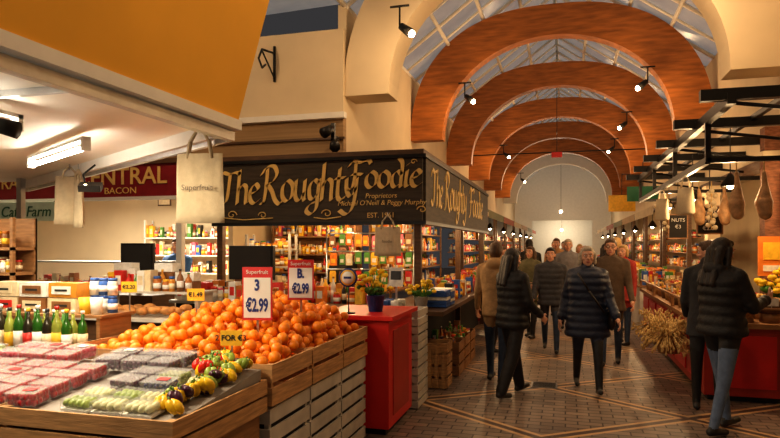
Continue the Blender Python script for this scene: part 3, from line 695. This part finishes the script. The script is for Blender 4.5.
shelf('shop_shelf',3.6,3.95,7.0,12.8,[.9,1.25,1.6,1.95,2.3],2.6,woodm,[pbro,phon,pamb,pred,pgrn,pcre,pyel],back='X')
shelf('shop_shelf',2.6,3.5,9.4,9.7,[1.0,1.3,1.6,1.9],2.2,woodm,[pbro,phon,pamb,pcre,pgrn,pred],back='y')
m=MB(); m.bb(1.36,1.43,6.0,13.0,2.88,2.98,black); m.bb(1.9,1.95,6.0,13.0,2.98,3.03,black)
for y in [6.05+i*1.38 for i in range(6)]:
    m.bb(1.15,2.54,y-.045,y+.045,2.92,3.02,black); m.tube((1.4,y,2.9),(2.54,y,2.72),.018,black)
m.bb(1.38,1.43,7.0,13.0,2.48,2.55,black)
for y in (7.0,8.98,10.96,12.9):
    m.bb(1.38,1.43,y-.025,y+.025,2.5,2.9,black); m.bb(1.4,2.54,y-.025,y+.025,2.49,2.54,black)
m.obj('steel_canopy_frame')
m=MB()
ham=mat('cured_ham',(.50,.29,.14),.6,var=.35,scale=15,bump=.3)
for y,x,s_ in ((7.05,1.68,1),(7.05,1.93,1.05),(7.05,2.16,.95),(9.0,1.7,1),(9.0,2.0,1)):
    m.tube((x,y,2.5),(x,y,2.38),.006,straw)
    m.cap((x,y,2.38),.018,(x+.01,y,2.26),.03,ham); m.cap((x+.01,y,2.26),.03,(x,y,2.08),.08*s_,ham); m.cap((x,y,2.08),.08*s_,(x+.012,y,1.97),.062*s_,ham)
m.obj('hanging_ham')
m=MB(); gar=mat('garlic',(.6,.5,.33),.7,var=.15)
for x,y in ((1.85,9.0),(1.6,10.95)):
    m.tube((x,y,2.5),(x,y,1.85),.006,straw)
    for i in range(16): a=i*2.4; m.sph((x+.045*math.cos(a),y+.045*math.sin(a),1.88+i*.032),.034,gar,8,6)
m.obj('garlic_braid')
for x,y,rz in ((1.40,8.2,-60),(1.40,10.1,-60)):
    M=Matrix.Translation((x,y,2.02))@Matrix.Rotation(D(rz),4,'Z'); m=MB()
    m.loft([(0,.13,.04),(.02,.15,.05),(.2,.14,.035),(.32,.13,.012)],canvas,M,16)
    for q in (-1,1): m.path([M@Vector(p) for p in ((-.08,q*.01,.31),(-.05,0,.42),(0,0,.47),(.05,0,.42),(.08,q*.01,.31))],.007,canvas,5)
    m.obj('tote_bag')
def board(x,y,z,w_,h,t,name='chalkboard',top=2.72):
    m=MB(); m.box((x,y,z),(w_,.03,h),woodm); m.box((x,y-.017,z),(w_-.04,.004,h-.04),blackm); m.tube((x,y,z+h/2),(x,y,top),.006,black); o=m.obj(name)
    for i,s_ in enumerate(t): text(s_,(x,y-.021,z+h*.25-i*h*.27),FACE,h*.2,paper,o,.001)
board(1.95,9.6,2.0,.34,.4,['OLIVES','fresh','€2.50']); board(2.9,8.3,2.25,.5,.4,['CHEESE','local']); board(1.75,10.9,1.95,.3,.4,['NUTS','€3'])
pendant(1.75,7.6,2.3,2.94,46,blackm,.1); pendant(1.75,9.7,2.3,2.94,46,blackm,.1); pendant(1.75,11.8,2.3,2.94,46,blackm,.1); pendant(2.9,7.9,2.4,3.1,32,blackm,.12); pendant(3.1,10.5,2.4,3.1,42,blackm,.12)
m=MB(); m.box((2.34,8.12,1.52),(.36,.03,.46),mat('poster_orange',(.75,.22,.03),.6)); m.box((2.34,8.10,1.58),(.26,.01,.2),pyel); m.box((2.34,8.10,1.38),(.26,.01,.07),pwhi); m.box((2.34,8.12,.65),(.04,.03,1.3),woodd); m.obj('poster_board')
# ------------------------------------------------------------ people
def remesh(mb,name,vox,samples,mats,smooth=3):
    me=mb.mesh('tmp'); o=bpy.data.objects.new('tmp',me); bpy.context.collection.objects.link(o)
    r=o.modifiers.new('r','REMESH'); r.mode='VOXEL'; r.voxel_size=vox
    if smooth: s=o.modifiers.new('s','SMOOTH'); s.factor=.5; s.iterations=smooth
    bpy.context.view_layer.update()
    out=bpy.data.meshes.new_from_object(o.evaluated_get(bpy.context.evaluated_depsgraph_get()))
    bpy.data.objects.remove(o); out.name=name; out.materials.clear()
    for mm in mats: out.materials.append(mm)
    n=len(out.polygons); c=np.empty(n*3); out.polygons.foreach_get('center',c); c=c.reshape(-1,3)
    if samples:
        best=np.full(n,1e9); mi=np.zeros(n,int)
        for p,rr,k in samples:
            d=np.linalg.norm(c-np.array(p),axis=1)-rr; w_=d<best; best[w_]=d[w_]; mi[w_]=k
        out.polygons.foreach_set('material_index',mi.astype(np.int32))
    out.polygons.foreach_set('use_smooth',[True]*n); out.update(); return out
skin=mat('skin',(.62,.33,.22),.5,var=.06,scale=20); lip=mat('lips',(.45,.13,.11),.5); eyew=mat('eye_white',(.8,.8,.78),.3); iris=mat('iris',(.05,.03,.02),.2)
def headmesh():
    m=MB()
    m.sph((0,-.012,.025),(.074,.094,.098),skin,20,14); m.sph((0,.022,-.045),(.056,.06,.062),skin,16,12); m.cap((0,.055,-.088),.02,(0,.055,-.08),.024,skin)
    m.cap((0,.078,.022),.008,(0,.100,-.018),.013,skin); m.cap((-.012,.088,-.02),.009,(.012,.088,-.02),.009,skin)
    for s_ in (-1,1):
        m.sph((s_*.076,-.008,-.002),(.010,.02,.032),skin,10,8); m.cap((s_*.045,.068,.034),.009,(s_*.015,.077,.036),.010,skin); m.sph((s_*.042,.05,-.022),(.022,.024,.02),skin,10,8)
    m.cap((-.016,.076,-.055),.007,(.016,.076,-.055),.007,skin)
    m.cap((0,-.015,-.06),.05,(0,-.03,-.19),.056,skin)
    return remesh(m,'head',.006,None,[skin],3)
HEAD=headmesh()
def handmesh(side):
    m=MB(); s_=side
    m.cap((0,0,.02),.024,(0,0,-.02),.026,skin); m.sph((0,0,-.045),(.017,.042,.05),skin,14,10)
    for k,(y,l) in enumerate(((.032,.072),(.011,.080),(-.011,.075),(-.031,.058))):
        p=Vector((0,y,-.082)); a=.25
        for q in range(3):
            ll=l*(.45,.3,.25)[q]; d=Vector((-s_*math.sin(a),(y*.5),-math.cos(a))).normalized(); p2=p+d*ll
            m.cap(p,.0092-.0008*q,p2,.0088-.0008*q,skin,8); p=p2; a+=.42
    p=Vector((0,.034,-.025)); p2=p+Vector((-s_*.012,.030,-.03)); p3=p2+Vector((-s_*.012,.008,-.03)); m.cap(p,.013,p2,.011,skin,8); m.cap(p2,.0105,p3,.009,skin,8)
    return remesh(m,'hand',.004,None,[skin],1)
HANDS={-1:handmesh(-1),1:handmesh(1)}
_hair={}
def hairmesh(kind,mt):
    key=(kind,mt.name)
    if key in _hair: return _hair[key]
    m=MB(); m.sph((0,-.024,.040),(.083,.092,.091),mt,18,12); m.sph((0,-.05,0),(.080,.066,.09),mt,16,12)
    m.sph((0,.033,.085),(.058,.043,.034),mt,14,10)
    if kind=='short': m.sph((0,-.06,-.03),(.065,.045,.06),mt)
    if kind=='bob':
        for s_ in (-1,1): m.cap((s_*.075,.0,.03),.026,(s_*.08,.005,-.07),.022,mt)
        m.cap((0,-.07,0),.06,(0,-.06,-.09),.055,mt)
    if kind=='long':
        for s_ in (-1,1): m.cap((s_*.075,-.005,.03),.026,(s_*.085,-.0,-.2),.028,mt)
        for x in (-.05,0,.05): m.cap((x,-.075,0),.045,(x*1.15,-.10,-.30),.03,mt)
    if kind=='tied': m.sph((0,-.13,.03),.045,mt); m.cap((0,-.13,.0),.03,(0,-.12,-.14),.018,mt)
    if kind=='beanie': m.sph((0,-.018,.065),(.092,.104,.092),mt,18,12)
    me=remesh(m,'hair',.008,None,[mt],2); _hair[key]=me; return me
def cloth(name,col,rough=.85,puff=0): return mat('cloth_'+name,col,rough,var=.18,scale=14,bump=.5,bscale=18)
def person(name,x,y,head_deg,H,top,legc,hairk,hairc,legs=((0,0),(0,0)),arms=((5,8,15),(5,8,15)),lean=0,turn=0,tilt=0,hem=.80,puffer=False,bulk=1.0,shoe=pbla,glasses=False,wide=1.0,hood=False,female=True,extra=None,scarf=None):
    s=H/1.70
    mats=[top,legc,shoe,skin,scarf or top]; m=MB(); S=[]
    RX=Matrix.Rotation(-D(lean),4,'X'); hipc=Vector((0,0,.92))
    TM=Matrix.Translation(hipc)@RX@Matrix.Translation(-hipc)
    def cp(p0,r0,p1,r1,k,n=14):
        m.cap(p0,r0,p1,r1,top,n); p0=Vector(p0);p1=Vector(p1)
        for q in range(6): t=q/5; S.append((tuple(p0.lerp(p1,t)),r0+(r1-r0)*t,k))
    low=1
    for i,sd in enumerate((-1,1)):
        a,b=D(legs[i][0]),D(legs[i][1]); hp=Vector((sd*.088,0,.90)); kn=hp+.425*Vector((sd*.02,math.sin(a),-math.cos(a))); an=kn+.405*Vector((0,math.sin(a-b),-math.cos(a-b)))
        cp(hp,.088*bulk,kn,.058*wide,1); cp(kn,.057*wide,an+Vector((0,0,.0)),.040*wide*(1.15 if wide>1.1 else 1),1)
        fp=(a-b)*.6; toe=an+Vector((0,.145*math.cos(fp),-.04+.10*math.sin(fp))); heel=an+Vector((0,-.045*math.cos(fp),-.045-.03*math.sin(fp)))
        cp(an+Vector((0,0,-.02)),.038,an+Vector((0,-.01,-.03)),.04,2); cp(heel,.035,toe,.030,2)
        low=min(low,toe.z-.030,heel.z-.035)
    th=.022*bulk if puffer else .014
    prof=[(hem,.17,.128),(.86,.172,.125),(.92,.172,.122),(1.0,.158,.112),(1.08,.145,.105),(1.18,.152,.112),(1.28,.165,.12),(1.36,.168,.108),(1.41,.135,.088),(1.455,.075,.068)] if female else \
         [(hem,.165,.125),(.86,.165,.122),(.92,.165,.12),(1.0,.16,.115),(1.08,.158,.113),(1.18,.168,.12),(1.28,.182,.125),(1.37,.186,.11),(1.42,.15,.09),(1.465,.08,.07)]
    if hem<.8: prof=[(hem,.19,.145)]+[(.8,.182,.135)]+prof[1:]
    zz=[p[0] for p in prof]; lv=[]; z=hem
    while z<1.465:
        rx=np.interp(z,zz,[p[1] for p in prof])+th; ry=np.interp(z,zz,[p[2] for p in prof])+th
        if puffer: q=abs(math.sin((z-hem)*math.pi/.085))*.014; rx+=q*bulk; ry+=q*bulk
        lv.append((z,rx*bulk,ry*bulk)); z+=.0142
    m.loft(lv,top,TM)
    for l in lv[::3]:
        for xx in (-(l[1]-l[2]),0,l[1]-l[2]): S.append((tuple(TM@Vector((xx,0,l[0]))),l[2],0))
    sw=.165 if female else .19
    wr=[]
    for i,sd in enumerate((-1,1)):
        a,c,e=[D(q) for q in arms[i][:3]]; inn=D(arms[i][3]) if len(arms[i])>3 else 0
        sh=TM@Vector((sd*sw,0,1.375)); nb=TM@Vector((sd*.06,0,1.43)); cp(nb,.05,sh,.06*bulk+(.008 if puffer else 0),0)
        el=sh+.29*Vector((sd*math.sin(c),math.sin(a)*math.cos(c),-math.cos(a)*math.cos(c)))
        c2=c-inn; wv=el+.25*Vector((sd*math.sin(c2),math.sin(a+e)*math.cos(c2),-math.cos(a+e)*math.cos(c2)))
        rr=.010 if puffer else .004
        cp(sh,.056*bulk+rr,el,.044*bulk+rr,0)
        if puffer:
            for q in range(4): t=(q+.5)/4; pp=sh.lerp(el,t); m.sph(pp,.062*bulk,top,12,8); pp=el.lerp(wv,t); m.sph(pp,.05*bulk,top,12,8)
        cp(el,.044*bulk+rr,wv,.036*bulk,0); wr.append((el,wv,sd))
    cc=TM@Vector((0,-.005,1.46)); cp(cc-Vector((0,0,.03)),.078,cc+Vector((0,-.005,.03)),.070,4)
    if hood:
        hc=TM@Vector((0,-.10,1.44)); m.sph(hc,(.11,.06,.07),top,14,10); S.append((tuple(hc),.08,0))
    me=remesh(m,'body',.014,S,mats,2)
    body=bpy.data.objects.new(name,me); body.location=(x,y,-low*s); body.rotation_euler=(0,0,D(head_deg)); body.scale=(s,s,s); bpy.context.collection.objects.link(body)
    def child(nm,mesh,loc,rot=None):
        o=bpy.data.objects.new(nm,mesh); o.parent=body
        o.matrix_local=Matrix.Translation(loc)@(rot if rot is not None else Matrix.Identity(4)); bpy.context.collection.objects.link(o); return o
    hl=TM@Vector((0,.012,1.582)); HR=Matrix.Rotation(D(turn),4,'Z')@Matrix.Rotation(D(tilt),4,'X')
    child('head',HEAD,hl,HR); child('hair',hairmesh(hairk,hairc),hl,HR)
    f=MB()
    for sd in (-1,1):
        f.sph((sd*.030,.073,.014),(.013,.009,.0085),eyew,10,8); f.sph((sd*.030,.0805,.014),(.006,.004,.006),iris,8,6); f.cap((sd*.045,.078,.040),.0035,(sd*.018,.086,.042),.0035,hairc,6)
        if glasses:
            pts=[(sd*.032+.021*math.cos(q*.5236),.095,.014+.017*math.sin(q*.5236)) for q in range(13)]; f.path(pts,.002,black,5); f.tube((sd*.053,.095,.02),(sd*.078,.0,.015),.002,black)
    if glasses: f.tube((-.011,.096,.016),(.011,.096,.016),.002,black)
    f.cap((-.017,.0815,-.0535),.0042,(.017,.0815,-.0535),.0042,lip,8); f.cap((-.013,.081,-.061),.0045,(.013,.081,-.061),.0045,lip,8)
    child('face',f.mesh('face'),hl,HR)
    for el,wv,sd in wr:
        d=(wv-el).normalized(); q=Vector((0,0,-1)).rotation_difference(d).to_matrix().to_4x4()
        child('hand',HANDS[sd],wv+d*.015,q)
    if extra:
        e=MB(); extra(e); child('bag',e.mesh('bag'),(0,0,0))
    return body
hb=mat('hair_black',(.018,.012,.01),.45,var=.3,scale=60,bump=.4,bscale=90,stretch=(1,1,.2)); hbr=mat('hair_brown',(.09,.045,.02),.5,var=.3,scale=60,bump=.4,bscale=90,stretch=(1,1,.2))
hg=mat('hair_grey',(.42,.36,.28),.55,var=.25,scale=60,bump=.4,bscale=90); hbl=mat('hair_blond',(.45,.28,.11),.5,var=.3,scale=60,bump=.4,bscale=90)
navy=cloth('navy',(.018,.026,.055),.5); blk=cloth('black',(.011,.010,.011),.6); blk2=cloth('charcoal',(.03,.03,.034)); beige=cloth('beige',(.40,.25,.12)); jean=cloth('jeans',(.13,.18,.28)); jeand=cloth('jeans_dark',(.035,.055,.10)); brown=cloth('brown',(.10,.065,.04)); grey=cloth('grey',(.2,.19,.2)); redcl=cloth('red',(.35,.04,.03)); blucl=cloth('blue',(.07,.18,.42)); whitecl=cloth('white',(.7,.68,.62)); tealc=cloth('olive',(.14,.13,.07)); camel=cloth('camel',(.36,.2,.09)); palec=cloth('cream',(.5,.43,.32))
strp=cloth('striped',(.06,.06,.07))
leather=mat('bag_leather',(.03,.018,.012),.4)
def bag1(e):
    e.path([(.12,.15,1.40),(.0,.185,1.2),(-.17,.15,.95)],.012,leather,6); e.path([(.12,-.10,1.42),(-.02,-.17,1.2),(-.19,-.05,.95)],.012,leather,6); e.sph((-.26,.05,.86),(.05,.13,.12),leather,12,8)
def bag2(e):
    e.path([(.16,.05,1.46),(.24,.06,1.2),(.25,.05,1.05)],.01,leather,6); e.path([(.16,-.05,1.46),(.25,-.05,1.2),(.25,-.04,1.05)],.01,leather,6); e.sph((.275,0,.93),(.05,.15,.15),leather,12,8)
def bag3(e): e.sph((-.05,.30,1.02),(.10,.05,.09),leather,12,8); e.path([(-.15,.12,1.35),(-.12,.3,1.08)],.01,leather); e.path([(.12,.12,1.3),(.03,.3,1.08)],.01,leather)
person('woman',.24,7.39,184,1.66,navy,blk,'bob',hg,legs=((26,8),(-14,14)),arms=((14,14,22),(-14,14,26)),hem=.66,puffer=True,bulk=1.14,extra=bag1)
person('woman',1.33,6.06,-52,1.71,blk,jean,'long',hb,legs=((14,4),(-12,6)),arms=((10,10,60,20),(20,12,85,25)),hem=.86,puffer=True,bulk=1.05,turn=-8,tilt=-12,hood=True)
person('woman',1.36,6.78,-5,1.68,blk2,blk,'tied',hbr,legs=((4,0),(-3,0)),arms=((10,8,40,15),(10,8,40,15)),hem=.75,turn=65,tilt=-6)
person('woman',-.56,6.90,-38,1.62,blk,blk,'long',hb,legs=((18,4),(-14,12)),arms=((12,10,50,10),(8,10,45,10)),hem=.80,puffer=True,bulk=1.0,wide=1.35,extra=bag3,turn=-15,tilt=-10)
person('man',-.80,7.55,-8,1.68,beige,jeand,'short',hbr,legs=((8,4),(-8,8)),arms=((6,10,25),(0,10,20)),hem=.80,female=False,hood=True)
person('man',-.22,9.87,180,1.62,strp,jeand,'short',hb,legs=((18,6),(-14,16)),arms=((-10,8,20),(12,8,25)),hem=.78,puffer=True,female=False)
person('man',.60,9.05,176,1.74,brown,jeand,'short',hbr,legs=((-10,8),(15,5)),arms=((12,8,25),(-8,8,20)),hem=.74,female=False,glasses=True,extra=bag2,scarf=grey)
person('woman',-.60,11.3,160,1.62,tealc,blk,'long',hbr,legs=((10,4),(-8,8)),hem=.7,scarf=redcl)
person('man',.05,12.5,182,1.76,grey,blk,'short',hg,legs=((12,4),(-10,10)),female=False)
person('woman',.92,10.9,150,1.64,redcl,jeand,'bob',hbl,legs=((5,2),(-5,4)),hem=.75)
person('man',-.75,13.6,10,1.76,blk,blk,'short',hb,legs=((8,2),(-10,6)),female=False)
person('woman',.42,13.9,200,1.60,palec,jeand,'beanie',redcl,legs=((12,4),(-10,6)))
person('man',.95,12.6,-20,1.78,blk2,jeand,'short',hbl,legs=((4,2),(-6,4)),female=False)
person('man',-.2,14.8,175,1.80,camel,blk,'short',hbr,legs=((12,4),(-10,6)),female=False,scarf=blk)
person('woman',-.95,9.6,-95,1.62,grey,blk,'bob',hbr,legs=((4,2),(-6,4)),hem=.75,arms=((20,8,60),(15,8,40)))
person('woman',.35,16.3,180,1.66,camel,blk,'bob',hbl,legs=((8,2),(-10,6)),hem=.7)
person('man',-.3,18.5,180,1.76,blk2,blk,'short',hbr,legs=((8,2),(-10,6)),female=False)
person('woman',.9,15.2,-60,1.66,blucl,blk,'long',hb)
person('man',-.05,22,180,1.76,grey,jeand,'short',hbr,legs=((8,2),(-10,6)),female=False)
person('woman',-.9,16.5,170,1.64,redcl,blk,'long',hbr,legs=((8,2),(-10,6)),hem=.75)
person('man',-5.75,8.3,180,1.74,blucl,whitecl,'short',hbr,arms=((30,8,50),(30,8,50)),female=False)
person('woman',-3.2,8.75,180,1.65,blk,blk,'tied',hbr,arms=((20,8,60),(30,8,50)))
